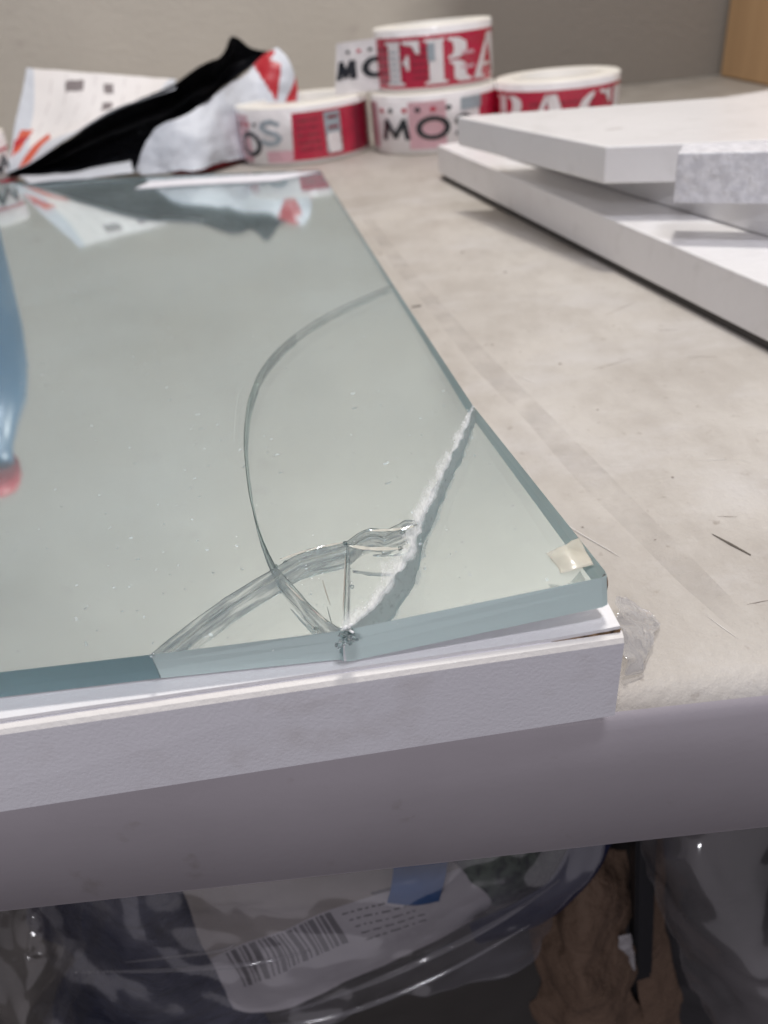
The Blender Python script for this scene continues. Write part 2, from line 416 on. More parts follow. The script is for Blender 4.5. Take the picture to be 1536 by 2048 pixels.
bmesh.ops.recalc_face_normals(bm, faces=bm.faces)
obj('split_edge', bm, m_glue, board)

# ------------------------------------------------------------------ broken mirror
mirror = thing('broken_mirror', 'broken thick mirror with arc cracks and splintered front corner on white board', 'mirror', (0,.1,ZT))
C1 = [(300,1310),(360,1262),(430,1210),(500,1165),(552,1135)]
C2 = [(552,1135),(525,1080),(503,1010),(491,930),(489,860),(500,790),(528,730),(575,680),(640,635),(710,600),(786,568)]
C4a = [(552,1135),(600,1108),(650,1095),(694,1083)]
C4b = [(694,1083),(722,1064),(745,1056),(765,1062),(790,1052),(815,1040),(838,1043)]
C5 = [(552,1135),(590,1175),(625,1215),(660,1245),(688,1261)]
CV = [(694,1083),(692,1150),(689,1220),(688,1261)]
C3a = [(688,1261),(740,1215),(790,1150),(825,1085),(838,1043)]
C3b = [(838,1043),(868,975),(905,905),(930,850),(947,812)]
# bottom edge of each crack is displaced (metres, x,y) so the fracture faces lean and match
def crack(px, n, jit, slant, seed):
    P = [MPt(*p) for p in px]; out = []
    for i in range(n+1):
        t = i/n; p = cat(P, t)
        w = math.sin(math.pi*t)**.5 if 0 < t < 1 else 0
        e = V((noise.noise(V((t*n*.6, seed, 0))), noise.noise(V((t*n*.6, seed+5, 0))), 0))*jit*w
        s = V(slant(t)).to_3d() if len(slant(t)) == 2 else V(slant(t))
        lv = [V((0,0,0))]
        for k in (1,2,3):
            q = k/3
            j = V((noise.noise(V((t*n*.35, seed+k*3, q*4))), noise.noise(V((t*n*.35, seed+k*3+40, q*4))), 0))*jit*1.6*w
            lv.append(s*math.sin(q*math.pi/2) + j)
        out.append((p+e, lv))
    return out
k1 = crack(C1, 16, .00025, lambda t: (.0, .0010), 1)
k2 = crack(C2, 40, .00010, lambda t: (0, .0010+.0018*min(1, t*2.2)), 2)
k4a = crack(C4a, 16, .00018, lambda t: (0, .0014), 3)
k4b = crack(C4b, 22, .00035, lambda t: (0, .0014), 4)
k5 = crack(C5, 14, .0002, lambda t: (-.0008, -.0006), 5)
kv = crack(CV, 8, .00005, lambda t: (.0002, 0), 6)
k3a = crack(C3a, 26, .0005, lambda t: (.0026*math.sin(math.pi*min(1,t+.15)), -.001*t), 7)
k3b = crack(C3b, 26, .0005, lambda t: (.0016*(1-t), -.0004), 8)
def same(a, b): a[:] = a; return b
# shared junction offsets: ends use zero displacement except along outer edges
def zero(k, i): k[i] = (k[i][0], [V((0,0,0)) for _ in range(4)])
J1p = k1[-1]
jl = J1p[1]
for k in (k2, k4a, k5): k[0] = (k1[-1][0], jl)
kv[0] = k4a[-1]; k4b[0] = k4a[-1]
k3b[0] = k3a[-1]; k4b[-1] = (k3a[-1][0], k3a[-1][1])
kv[-1] = k5[-1]; k3a[0] = k5[-1]
def rev(k): return k[::-1]
def edge(pa, pb, n=1): return [(pa.lerp(pb, i/n), [V((0,0,0))]*4) for i in range(n+1)]
def strip_lv(e, mi): return [(p, lv, mi) for p, lv in e]
farR = MPt(640,340); dF = (MPt(640,340)-MPt(0,366)); farL = farR - dF*((farR.x+.5)/dF.x)
frontJ0 = k1[0][0]; dl = MPt(300,1310)-MPt(0,1345); frontL = frontJ0 - dl*((frontJ0.x+.45)/dl.x)
J2 = k2[-1][0]; J3 = k3b[-1][0]; IM = k5[-1][0]
rawC = PZ(1218,1152,.0272+.0030)
# lifted plane of the corner shard
nE = (J3-IM).cross(rawC-IM).normalized(); nE = nE if nE.z > 0 else -nE
def lift(p): return V((p.x, p.y, IM.z - ((p.x-IM.x)*nE.x + (p.y-IM.y)*nE.y)/nE.z))
def piece(name, chain, edgemat, fracmats=None, lifted=False, label=None):
    """chain: list of (segment, material of its side); closed loop of shared points."""
    pts = []
    for seg, mi in chain:
        for p, lv in seg[:-1]: pts.append([p.copy(), lv, mi])
    n = len(pts)
    ar = sum(pts[i][0].x*pts[(i+1)%n][0].y - pts[(i+1)%n][0].x*pts[i][0].y for i in range(n))
    if ar < 0:
        mis = [q[2] for q in pts]; pts = pts[::-1]; mis = mis[::-1]; mis = mis[1:]+mis[:1]
        for q, mi in zip(pts, mis): q[2] = mi
    # inset by the hairline gap
    ins = []
    for i in range(n):
        a, b, c = pts[i-1][0], pts[i][0], pts[(i+1)%n][0]
        d1 = (b-a); d2 = (c-b); d1.z = d2.z = 0
        n1 = V((-d1.y, d1.x, 0)).normalized(); n2 = V((-d2.y, d2.x, 0)).normalized()
        m = (n1+n2); m = m.normalized() if m.length > .3 else n1
        g1 = 0 if pts[i-1][2] in (3,4) else .00007; g2 = 0 if pts[i][2] in (3,4) else .00007
        ins.append(m*max(g1, g2))
    bm = bmesh.new(); L = []
    for q_ in pts: q_[0].z = mz(q_[0].x, q_[0].y)
    for k in range(4):
        row = []
        for i in range(n):
            p = pts[i][0]+ins[i]
            if lifted: p = lift(p)
            q = p + pts[i][1][k] - (nE if lifted else MN)*TH*(k/3)
            N_ = nE if lifted else MN; o_ = pts[i][1][k]; q.z -= (o_.x*N_.x + o_.y*N_.y)/N_.z
            row.append(bm.verts.new(q))
        L.append(row)
    f = bm.faces.new(L[0]); f.material_index = 0
    f = bm.faces.new(L[3][::-1]); f.material_index = 1
    for k in range(3):
        for i in range(n):
            j = (i+1)%n
            f = bm.faces.new((L[k][j], L[k][i], L[k+1][i], L[k+1][j])); f.material_index = pts[i][2]; f.smooth = pts[i][2] in (2,6,7,8)
    o = obj(name, bm, [m_top, m_silver, m_frac, m_edge, m_edge2, m_frost, m_fdark, m_fopen, m_fhalf], mirror)
    if label: o['label'] = label
    return o
# material slots: 0 top 1 silver 2 fracture 3 edge 4 pale edge 5 frosted fracture
piece('main_pane', [(k1,2),(k2[:23],6),(k2[22:30],8),(k2[29:],7),(edge(J2,farR),3),(edge(farR,farL),3),(edge(farL,frontL),3),(edge(frontL,frontJ0),3)], 3)
piece('shard', [(k4a,2),(k4b,2),(k3b,5),(edge(J3,J2),3),(rev(k2[29:]),7),(rev(k2[22:30]),8),(rev(k2[:23]),6)], 3, label='large fan shaped shard inside the arc crack')
piece('shard', [(k4a,2),(kv,2),(rev(k5),2)], 3, label='small wedge shard left of the short upright crack')
piece('shard', [(k4b,2),(rev(k3a),5),(rev(kv),2)], 3, label='small wedge shard beside the white crushed crack')
piece('shard', [(k1,2),(k5,2),(edge(IM,frontJ0),4)], 4, label='triangular shard at the front edge, left of the impact')
cdir = (rawC-J3).normalized(); fdir = (rawC-IM).normalized()
cpts = [rawC-cdir*.0016, rawC-cdir*.0004-fdir*.0002, rawC-fdir*.0012]
piece('shard', [(k3a,5),(k3b,5),(edge(J3,cpts[0]),4),(edge(cpts[0],cpts[1]),4),(edge(cpts[1],cpts[2]),4),(edge(cpts[2],IM),4)], 4, lifted=True, label='lifted corner shard at the front right')
# crushed white glass powder and crumbs along the big crack, and chips at the impact
def crumb(c, r, squash=1):
    bm = bmesh.new(); bmesh.ops.create_icosphere(bm, subdivisions=1, radius=r)
    for v in bm.verts: v.co = V((v.co.x*random.uniform(.5,1.3), v.co.y*random.uniform(.5,1.3), v.co.z*random.uniform(.4,1)*squash)) + c
    return bm
bmall = bmesh.new()
for i in range(150):
    t = random.random(); seg = k3a if t < .6 else k3b
    p = seg[int(random.random()*len(seg))][0]; 
    c = V((p.x+random.gauss(0,.0005), p.y+random.gauss(0,.0006), 0)); c.z = mz(c.x,c.y)+.00005
    b = crumb(c, random.uniform(.00006,.00022), .5); me = bpy.data.meshes.new('t'); b.to_mesh(me); b.free(); bmall.from_mesh(me); bpy.data.meshes.remove(me)
m_powder = mat('glass_powder', (.86,.88,.88), .35)
for i in range(60):
    p = MPt(random.gauss(720,120), random.gauss(1150,70)); b = crumb(p+V((0,0,.00006)), random.uniform(.00005,.00013), .6); me = bpy.data.meshes.new('t'); b.to_mesh(me); b.free(); bmall.from_mesh(me); bpy.data.meshes.remove(me)
o = obj('glass_crumbs', bmall, m_powder, mirror); o['kind'] = 'stuff'
bmall = bmesh.new()
for i in range(26):
    q = MPt(random.gauss(697,9), random.gauss(1262,5)); q = q + V((0, random.uniform(-.0010,0), random.uniform(-.0018,.0002)))
    b = crumb(q, random.uniform(.0003,.0007)); me = bpy.data.meshes.new('t'); b.to_mesh(me); b.free(); bmall.from_mesh(me); bpy.data.meshes.remove(me)
obj('impact_chips', bmall, m_chip, mirror)
for i in range(7): obj('chip', crumb(MPt(random.gauss(694,8), random.gauss(1262,5))+MN*.0002, random.uniform(.0002,.0004)), m_powder, mirror)
# spalled, powdery white band on the surface along the big crack
m_spall = mat('spalled_glass', (.84,.86,.87), .45)
_f = noise_fac(m_spall, 520, .28, .72, 7, (1,.28,1), (0,0,.42), .7)
_at = nd(m_spall, 'ShaderNodeAttribute'); _at.attribute_name = 'cover'; _ad = nd(m_spall, 'ShaderNodeMath', operation='ADD'); lk(m_spall, _f, _ad.inputs[0]); lk(m_spall, _at.outputs['Fac'], _ad.inputs[1])
_r = nd(m_spall, 'ShaderNodeMapRange'); _r.inputs[1].default_value = .75; _r.inputs[2].default_value = 1.75; _r.inputs[4].default_value = .72; lk(m_spall, _ad.outputs[0], _r.inputs[0]); lk(m_spall, _r.outputs[0], bs(m_spall).inputs['Alpha'])
setn(m_spall, bump(m_spall, noise_fac(m_spall, 900, .3, .7, 5, (1,.35,1), (0,0,.42)), .8, .0004))
seq = [p for p, _ in k3a] + [p for p, _ in k3b[1:]]
bm = bmesh.new(); prv = None; N_ = len(seq)*3
for i in range(N_+1):
    t = i/N_; p = cat(seq, t); q_ = cat(seq, min(1, t+.02)) - cat(seq, max(0, t-.02)); q_.z = 0; q_.normalize(); e = V((-q_.y, q_.x, 0))
    if e.x > 0: e = -e
    env = (.35+.65*math.sin(math.pi*min(1,t*1.25))**.7) if t < .8 else .55*(1-t)/.2+.2
    wl = .0033*env*(1+.8*noise.noise(V((t*9,1,0)))); wr = .0016*env*(1+.9*noise.noise(V((t*14,8,0))))
    row_ = []
    for k, f_ in enumerate((-wr, -wr*.3, wl*.35, wl)):
        v = p+e*f_; zt = mz(v.x, v.y)
        if f_ < 0: zt = max(zt, IM.z - ((v.x-IM.x)*nE.x + (v.y-IM.y)*nE.y)/nE.z)
        row_.append(bm.verts.new((v.x, v.y, zt + (.00003, .00005, .00005, .00003)[k])))
    if prv:
        for k in range(3): bm.faces.new((prv[k], prv[k+1], row_[k+1], row_[k]))
    prv = row_
bmesh.ops.recalc_face_normals(bm, faces=bm.faces)
o = obj('crushed_band', bm, m_spall, mirror)
_ca = o.data.attributes.new('cover', 'FLOAT', 'POINT')
for i in range(len(o.data.vertices)): _ca.data[i].value = (0.15, 1.0, .72, 0.1)[i % 4]
# glass splinters lying in the top of the short cracks
def splinter(px, w, h, m=m_chip):
    P = [MPt(*p, .0) for p in px]; bm = bmesh.new()
    n = 10; A = []; 
    for i in range(n+1):
        t = i/n; p = cat(P, t); ww = w*math.sin(math.pi*min(max(t,.04),.96))**.6*(1+.3*noise.noise(V((t*9, px[0][0], 0))))
        A.append([bm.verts.new(p+V((0,-ww,.00008))), bm.verts.new(p+V((0,0,h*(1+.5*noise.noise(V((t*7,3,px[0][0]))))))), bm.verts.new(p+V((0,ww,.00008)))])
    for a, b in zip(A, A[1:]):
        for k in range(3): bm.faces.new((a[k], b[k], b[(k+1)%3], a[(k+1)%3]))
    bm.faces.new(A[0]); bm.faces.new(A[-1][::-1]); bmesh.ops.recalc_face_normals(bm, faces=bm.faces)
    return obj('splinter', bm, m, mirror)
splinter([(698,1092),(740,1098),(802,1098)], .0006, .0005)
splinter([(560,1120),(620,1100),(690,1085)], .0004, .0003)
splinter([(740,1062),(790,1060),(835,1052)], .0005, .0004)
splinter([(570,1165),(610,1205),(655,1245)], .0005, .0003)
for px, s in (((690,1087),.0006),((697,1122),.0006),((806,1066),.0006),((570,1125),.0004),((552,1133),.0005),((800,1098),.0006),((633,1258),.0005),((303,1312),.0004)):
    obj('chip', crumb(MPt(*px)+MN*.0001, s), m_chip, mirror)
# dull hairline cracks that stop inside a shard
m_hair = mat('hairline_crack', (.33,.31,.27), .5)
def hair(px, w, m=m_hair, off=.00005, par=mirror, name='hairline_crack', fn=None):
    P = [(fn or MPt)(*p) for p in px]; P = [p+V((0,0,off)) for p in P]
    pts = [cat(P, i/14) for i in range(15)]
    return obj(name, tube(pts, lambda t: w*(.25+.75*math.sin(math.pi*min(1,max(0,t)))), 5), m, par)
hair([(645,1160),(652,1185),(661,1212)], .00010)
hair([(691,1110),(689,1170),(686,1222)], .00013)
hair([(468,880),(474,800),(486,770)], .00004, mat('faint_scratch', (.55,.57,.56), .4))
# ------------------------------------------------------------------ torn tape on the corner shard
m_tape = film('yellowed_clear_tape', (.80,.76,.64), .5, .14, .25, 300, .6, .0006)
def EPt(px, py, up=0): return PN(px, py, IM+nE*up, nE)
rows = [[EPt(1090,1108,.0002), EPt(1128,1092,.0012), EPt(1158,1074,.0008)],
        [EPt(1108,1124,.0004), EPt(1136,1108,.0016), EPt(1166,1090,.0006)],
        [EPt(1122,1148,.0002), EPt(1152,1138,.0008), EPt(1186,1130,.0003)]]
tag(obj('tape_scrap', loft(rows, 14, 12, .0003, 300, .00008), m_tape, None, True), 'small curled yellowish tape scrap on the front right corner of the mirror', 'tape scrap')
# dirty black dot on the ground corner
bm = bmesh.new(); bmesh.ops.create_icosphere(bm, subdivisions=2, radius=.0011)
cc = cpts[0] - MN*.0026 + V((.0001,-.0004,0))
for v in bm.verts: v.co = V((v.co.x*.42, v.co.y*.6, v.co.z*1.7)) + cc
obj('dark_smear', bm, m_glue, mirror, True)

# ------------------------------------------------------------------ crumpled clear film beside the board corner
m_clear = film('clear_film', (.8,.8,.82), .11, .20, .12, 260, 1.0, .0015)
rows = [[PZ(1228,1195,.004), PZ(1268,1205,.0015), PZ(1320,1235,.001)],
        [PZ(1243,1250,.006), PZ(1275,1255,.003), PZ(1318,1262,.001)],
        [PZ(1254,1300,.006), PZ(1278,1300,.004), PZ(1300,1300,.0015)],
        [PZ(1256,1345,.002), PZ(1272,1343,.001), PZ(1284,1338,.0)]]
tag(obj('plastic_film', loft(rows, 26, 30, .0012, 260, .00006, seed=3), m_clear, None, True), 'crumpled clear plastic film at the right end of the split white board', 'plastic film')
m_strand = mat('clear_strand', (.82,.80,.77), .3)
st = tag(hair([(1048,925),(1075,985),(1110,1030),(1150,1062),(1215,1100),(1240,1115)], .00016, m_strand, .0002, None, 'plastic_strand', lambda a, b: PZ(a, b, 0)), 'thin clear plastic strand on the shelf beside the right edge of the mirror', 'strand')

# ------------------------------------------------------------------ paper slip on the far end of the mirror
rows = [[MPt(270,377,.0004), MPt(400,369,.0006), MPt(545,362,.0004)], [MPt(300,362,.0004), MPt(430,354,.001), MPt(640,343,.0006)]]
tag(obj('paper_slip', loft(rows, 20, 5, .0003, 60, .0003), mat('white_paper', (.75,.75,.80), .6)), 'white paper slip at the far edge of the mirror, in front of the mailer', 'paper slip')

# ------------------------------------------------------------------ stack of white panels
A = PZ(878,356,0); B = PZ(1536,704,0); d1 = (B-A).normalized(); nr = V((-d1.y, d1.x, 0))
if nr.x < 0: nr = -nr
p1 = A.copy(); p2 = A + d1*.62
pan = thing('white_panel', 'lowest and longest of the stacked white panels, lying right on the shelf', 'panel', (p1.x, p1.y, .0), 'white panels stacked at the right')
e1 = nr*.5 + V((0, .0, 0))
q = [p1, p2, p2+e1, p1+e1]
obj('panel_body', prism([(v.x, v.y) for v in q], .0032, .021, .0006), m_slab, pan)
obj('rubber_pad', prism([((v+d1*.004+nr*.0012).x, (v+d1*.004+nr*.0012).y) for v in q[:2]] + [((v-nr*.01).x, (v-nr*.01).y) for v in q[2:]], .0, .0032), m_rub, pan)
s1 = PZ(1013,315,.0212); s2 = PZ(1536,474,.0212); ds = (s2-s1).normalized(); ns = V((-ds.y, ds.x, 0)); ns = ns if ns.x > 0 else -ns
s0 = s1 + ds*.0; s3 = s1+ds*.42
q = [s0, s3, s3+ns*.3, s0+ns*.3]
pan2 = thing('white_panel', 'thin middle panel of the white stack, set back under the top one', 'panel', (s0.x, s0.y, .0214), 'white panels stacked at the right')
obj('panel_body', prism([(v.x, v.y) for v in q], .0214, .0350, .0004), m_slab, pan2)
ZS = .050
c = PZ(1212,293,ZS); L = PZ(914,233,ZS); Bk = PZ(1398,198,ZS); Rr = PZ(1536,280,ZS)
dR = (Rr-c).normalized(); far_r = c + dR*.26; dB = (Bk-L).normalized(); bk = L + dB*.36
pan3 = thing('white_panel', 'top panel of the white stack, its corner pointing at the mirror', 'panel', (c.x, c.y, .0353), 'white panels stacked at the right')
obj('panel_body', prism([(v.x, v.y) for v in (c, far_r, bk, L)], .0353, ZS, .0007), m_slab, pan3)
m_sl = mat('pencil_smudge', (.42,.40,.38), .7)
flat('smudge', blob(PZ(1228,258,ZS), .005, .0011, .1), ZS+.00003, m_sl, pan3)
flat('smudge', blob(PZ(1060,236,ZS), .004, .0008, .1), ZS+.00003, m_slab, pan3)
f1 = PZ(1345,407,.0352); f2 = f1 + V((.10,-.052,0))
q = [f1, f2, f2+V((.008,.016,0)), f1+V((.008,.016,0))]
bm = prism([(v.x, v.y) for v in q], .0352, .0528, .0004)
tag(obj('foam_block', bm, m_foam), 'pale grey crinkled foam strip standing against the top white panel', 'foam')

# ------------------------------------------------------------------ carton
K = PY(1447,100,.935)
ct = thing('carton', 'brown cardboard carton standing behind the stacked white panels', 'carton', (K.x+.2,.86,0))
obj('carton_wall', prism([(K.x,.82),(K.x+.4,.82),(K.x+.4,.935),(K.x,.935)], .0005, .42, .0015), m_kraft, ct)
obj('carton_flap', prism([(K.x+.002,.818),(K.x+.398,.818),(K.x+.398,.8195),(K.x+.002,.8195)], .33, .419, .0003), m_kraft, ct)

# ------------------------------------------------------------------ tape rolls
def pm(name, col, rough=.25):
    m = mat(name, col, rough, coat=.6); n_ = bump(m, noise_fac(m, 55, .3, .7, 3), .5, .002); setn(m, n_); lk(m, n_, bs(m).inputs['Coat Normal']); return m
m_tw = pm('tape_white', (.80,.77,.77)); m_tr = pm('tape_red', (.50,.018,.055)); m_tp = pm('tape_pink', (.66,.40,.44))
m_tk = pm('tape_black', (.02,.022,.028)); m_tg = pm('tape_grey', (.36,.42,.46)); m_td = pm('tape_dark_red', (.22,.015,.035))
m_tl = pm('tape_white_letter', (.82,.78,.78)); m_side = mat('tape_side', (.82,.79,.72), .4); m_core = mat('core', (.70,.68,.64), .6)
TM = [m_tw, m_tr, m_tp, m_tk, m_tg, m_td, m_tl, m_side]
Wt, Rd, Pk, Bk_, Gy, Dk, Lt, Sd = range(8)
def stencil(ch):
    """stencil slab-serif capitals on a unit-height box; returns polygons and width"""
    if ch == 'F': return [[(0,0),(.42,0),(.42,.05),(.34,.08),(.34,.92),(0,.92+.08),(0,.95),(.08,.92),(.08,.08),(0,.05)], [(0,.93),(.36,.93),(.36,1),(0,1)], [(.40,.93),(.40,1),(.72,1),(.72,.70),(.66,.70),(.58,.88)], [(.40,.48),(.40,.55),(.46,.62),(.46,.68),(.52,.68),(.52,.34),(.46,.34),(.46,.42)]], .80
    if ch == 'R': return [[(0,0),(.40,0),(.40,.05),(.33,.08),(.33,.92),(.38,1),(0,1),(0,.95),(.08,.92),(.08,.08),(0,.05)],
        [(.42,1),(.62,.98),(.76,.88),(.78,.75),(.74,.62),(.62,.54),(.42,.52),(.42,.58),(.50,.62),(.53,.75),(.50,.90),(.42,.93)],
        [(.44,.48),(.62,.48),(.74,.40),(.76,.12),(.86,.06),(.86,0),(.62,0),(.52,.08),(.52,.38),(.44,.44)]], .92
    if ch == 'A': return [[(0,0),(.28,0),(.28,.05),(.18,.09),(.40,.80),(.44,1),(.38,1),(.08,.06),(0,.05)], [(.46,1),(.62,1),(.90,.07),(.98,.05),(.98,0),(.52,0),(.52,.05),(.60,.08),(.42,.86)], [(.24,.26),(.48,.26),(.46,.34),(.28,.34)]], 1.04
    if ch == 'G':
        o = [(.5+.5*math.cos(t)*.95, .5+.5*math.sin(t)) for t in [math.radians(a) for a in range(100, 261, 20)]]
        i = [(.5+.26*math.cos(t), .5+.42*math.sin(t)) for t in [math.radians(a) for a in range(255, 100, -20)]]
        return [o+i, [(.54,1),(.74,.96),(.88,1),(.88,.66),(.82,.66),(.72,.86),(.54,.93)], [(.54,0),(.86,.06),(.86,.36),(.92,.40),(.92,.44),(.56,.44),(.56,.40),(.62,.36),(.62,.10),(.54,.07)]], 1.0
    return [[(0,0),(.42,0),(.42,.05),(.34,.08),(.34,.92),(.42,.95),(.42,1),(0,1),(0,.95),(.08,.92),(.08,.08),(0,.05)]], .5
def add_flat(bm, polys, mp, mi, maxlen=.006):
    """polys: list of 2D polygons (metres along arc s, height z); mp maps (s,z) to 3D"""
    b2 = bmesh.new()
    for poly in polys:
        if len(set(poly)) < 3: continue
        try: b2.faces.new([b2.verts.new((x, y, 0)) for x, y in poly])
        except Exception: pass
    bmesh.ops.triangulate(b2, faces=b2.faces)
    for _ in range(5):
        es = [e for e in b2.edges if e.calc_length() > maxlen]
        if not es: break
        bmesh.ops.subdivide_edges(b2, edges=es, cuts=1); bmesh.ops.triangulate(b2, faces=b2.faces)
    vm = {v: bm.verts.new(mp(v.co.x, v.co.y)) for v in b2.verts}
    for f in b2.faces:
        g = bm.faces.new([vm[v] for v in f.verts]); g.material_index = mi; g.smooth = True
    b2.free()
def stroke(pts, w, closed=False):
    out = []; n = len(pts); m = n if closed else n-1
    for i in range(m):
        a, b = V((*pts[i], 0)), V((*pts[(i+1)%n], 0)); d = (b-a).normalized(); e = V((-d.y, d.x, 0))*w/2; a2 = a-d*w*.25; b2 = b+d*w*.25
        out.append([(a2+e)[:2], (a2-e)[:2], (b2-e)[:2], (b2+e)[:2]])
    return out
def add_text(bm, ch, s0, z0, w, h, mp, mi, bold=True):
    t = .0046
    x0, x1, y0, y1 = s0+t/2, s0+w-t/2, z0+t/2, z0+h-t/2
    X = lambda u: x0+(x1-x0)*u; Y = lambda v: y0+(y1-y0)*v
    if ch == 'M': segs = [[(X(0),Y(0)),(X(.12),Y(1)),(X(.5),Y(.1)),(X(.88),Y(1)),(X(1),Y(0))]]; cl = False
    elif ch == 'O': segs = [[(X(.5+.5*math.cos(k*math.pi/10)), Y(.5+.5*math.sin(k*math.pi/10))) for k in range(20)]]; cl = True
    else: segs = [[(X(.95),Y(.86)),(X(.6),Y(1)),(X(.2),Y(.93)),(X(.05),Y(.75)),(X(.3),Y(.56)),(X(.75),Y(.45)),(X(.95),Y(.25)),(X(.75),Y(.04)),(X(.35),Y(0)),(X(.02),Y(.13))]]; cl = False
    for sg in segs: add_flat(bm, stroke(sg, t, cl), mp, mi)
def add_stencil(bm, word, s0, z0, w, h, mp, mi):
    """w = height-to-width unit: width of a unit box"""
    x = s0
    for ch in word:
        ps, adv = stencil(ch)
        for p in ps: add_flat(bm, [[(x+a*w, z0+b*h) for a, b in p]], mp, mi)
        x += adv*w
def dot(bm, s, z, r, mp, mi): add_flat(bm, [[(s+r*math.cos(t*math.pi/6), z+r*math.sin(t*math.pi/6)) for t in range(12)]], mp, mi)
def rect(bm, s0, s1, z0, z1, mp, mi, sk=0):
    n = max(1, int(abs(s1-s0)/.005)); 
    for i in range(n):
        a = s0+(s1-s0)*i/n; b = s0+(s1-s0)*(i+1)/n
        add_flat(bm, [[(a,z0),(b,z0),(b+sk,z1),(a+sk,z1)]], mp, mi)
HR = .0432
def roll(pxL, pxR, pyM, yc, zb, label, design, group='printed tape rolls at the back'):
    a = PY(pxL, pyM, yc); b = PY(pxR, pyM, yc); R = (b.x-a.x)/2*.985; cx = (a.x+b.x)/2
    t = thing('tape_roll', label, 'tape roll', (cx, yc, zb), group)
    ang0 = math.atan2(-yc, -cx)          # direction towards where the print is read from
    def mp_at(off):
        def mp(s, z):
            z = z*HR/.0595
            th = ang0 + s/R
            return V((cx+(R+off)*math.cos(th), yc+(R+off)*math.sin(th), zb+z))
        return mp
    bm = bmesh.new(); n = 72; ri = .62*R
    prf = [(ri,0,7),(R-.0012,0,7),(R,.0012,0),(R,HR-.0012,7),(R-.0012,HR,7),(ri,HR,7)]
    rg = [[bm.verts.new((cx+r*math.cos(2*math.pi*k/n), yc+r*math.sin(2*math.pi*k/n), zb+z)) for k in range(n)] for r, z, _ in prf]
    for j in range(len(prf)):
        jj = (j+1)%len(prf)
        for k in range(n):
            f = bm.faces.new((rg[j][k], rg[j][(k+1)%n], rg[jj][(k+1)%n], rg[jj][k])); f.material_index = 0 if j == 2 else 7; f.smooth = True
    bmesh.ops.recalc_face_normals(bm, faces=bm.faces)
    design(bm, mp_at, R)
    obj('printed_tape', bm, TM, t)
    bm = bmesh.new(); prf = [(ri-.0035,.0006),(ri-.0002,.0006),(ri-.0002,HR+.0003),(ri-.0035,HR+.0003)]
    rg = [[bm.verts.new((cx+r*math.cos(2*math.pi*k/n), yc+r*math.sin(2*math.pi*k/n), zb+z)) for k in range(n)] for r, z in prf]
    for j in range(4):
        for k in range(n): bm.faces.new((rg[j][k], rg[j][(k+1)%n], rg[(j+1)%4][(k+1)%n], rg[(j+1)%4][k])).smooth = True
    bmesh.ops.recalc_face_normals(bm, faces=bm.faces)
    obj('core', bm, m_core, t)
    return t, cx, R, mp_at
def small_lines(bm, mp, s0, s1, z0, z1, n, mi):
    for i in range(n):
        z = z0+(z1-z0)*i/n; s = s0
        while s < s1:
            w = random.uniform(.0015,.005)
            rect(bm, s, min(s+w, s1), z, z+(z1-z0)/n*.42, mp, mi); s += w+.0012
def d_left(bm, mp, R):
    a, b, c, d = mp(.0002), mp(.0004), mp(.0006), mp(.0008)
    lo, hi = .006, .0525
    rect(bm, -.085, -.052, .004, hi, a, Pk); rect(bm, -.035, -.012, .004, .016, a, Pk)
    rect(bm, -.012, .043, .005, hi, a, Rd, .003)
    rect(bm, .040, .075, .005, hi, a, Dk)
    rect(bm, .0775, .1, .005, hi, a, Pk)
    add_text(bm, 'O', -.066, .010, .027, .026, d, Bk_)
    add_text(bm, 'S', -.040, .021, .022, .027, c, Gy)
    for s, m in ((-.068,Bk_),(-.060,Rd),(-.044,Bk_),(-.052,Rd)): dot(bm, s, .043, .0022, d, m)
    small_lines(bm, b, -.006, .012, .014, .050, 5, Dk)
    add_stencil(bm, 'I', .016, .009, .034, .041, c, Gy)
    add_stencil(bm, 'I', .017, .009, .030, .020, d, Lt)
    for z in (.022,.033,.043): rect(bm, .019, .028, z, z+.003, d, Dk)
def d_mid(bm, mp, R):
    a, b, c, d = mp(.0002), mp(.0004), mp(.0006), mp(.0008)
    rect(bm, -.085, -.054, .006, .052, a, Pk); rect(bm, -.088, -.068, .006, .052, b, Rd)
    rect(bm, -.020, .010, .006, .052, a, Pk); rect(bm, .022, .042, .040, .052, b, Gy); rect(bm, .040, .09, .006, .052, a, Rd)
    add_text(bm, 'M', -.046, .0145, .027, .0225, d, Bk_); add_text(bm, 'O', -.014, .0145, .027, .0235, d, Bk_)
    add_text(bm, 'S', .016, .0145, .016, .0225, d, Bk_)
    for s, m in ((-.046,Rd),(-.036,Bk_),(-.023,Rd),(-.012,Bk_),(.000,Rd),(.012,Bk_)): dot(bm, s, .0445, .0024, d, m)
    rect(bm, -.052, -.044, .0085, .012, c, Lt)
def d_top(bm, mp, R):
    a, b, c, d = mp(.0002), mp(.0004), mp(.0006), mp(.0008)
    rect(bm, -.058, .11, .004, .051, a, Rd)
    small_lines(bm, b, -.052, -.024, .010, .046, 5, Dk)
    add_stencil(bm, 'FRA', -.041, .007, .043, .0405, c, Lt)
    small_lines(bm, d, -.036, -.028, .010, .042, 6, Gy)
    small_lines(bm, b, -.016, -.003, .012, .044, 5, Dk)
    rect(bm, -.004, .0015, .028, .044, d, Gy)
    for z in (.018,.031): rect(bm, .022, .033, z, z+.003, d, Pk)
def d_right(bm, mp, R):
    a, b, c, d = mp(.0002), mp(.0004), mp(.0006), mp(.0008)
    rect(bm, -.09, .09, .004, .051, a, Rd)
    add_stencil(bm, 'RAGI', -.055, .007, .036, .0405, c, Lt)
    small_lines(bm, b, -.02, .03, .012, .044, 5, Dk)
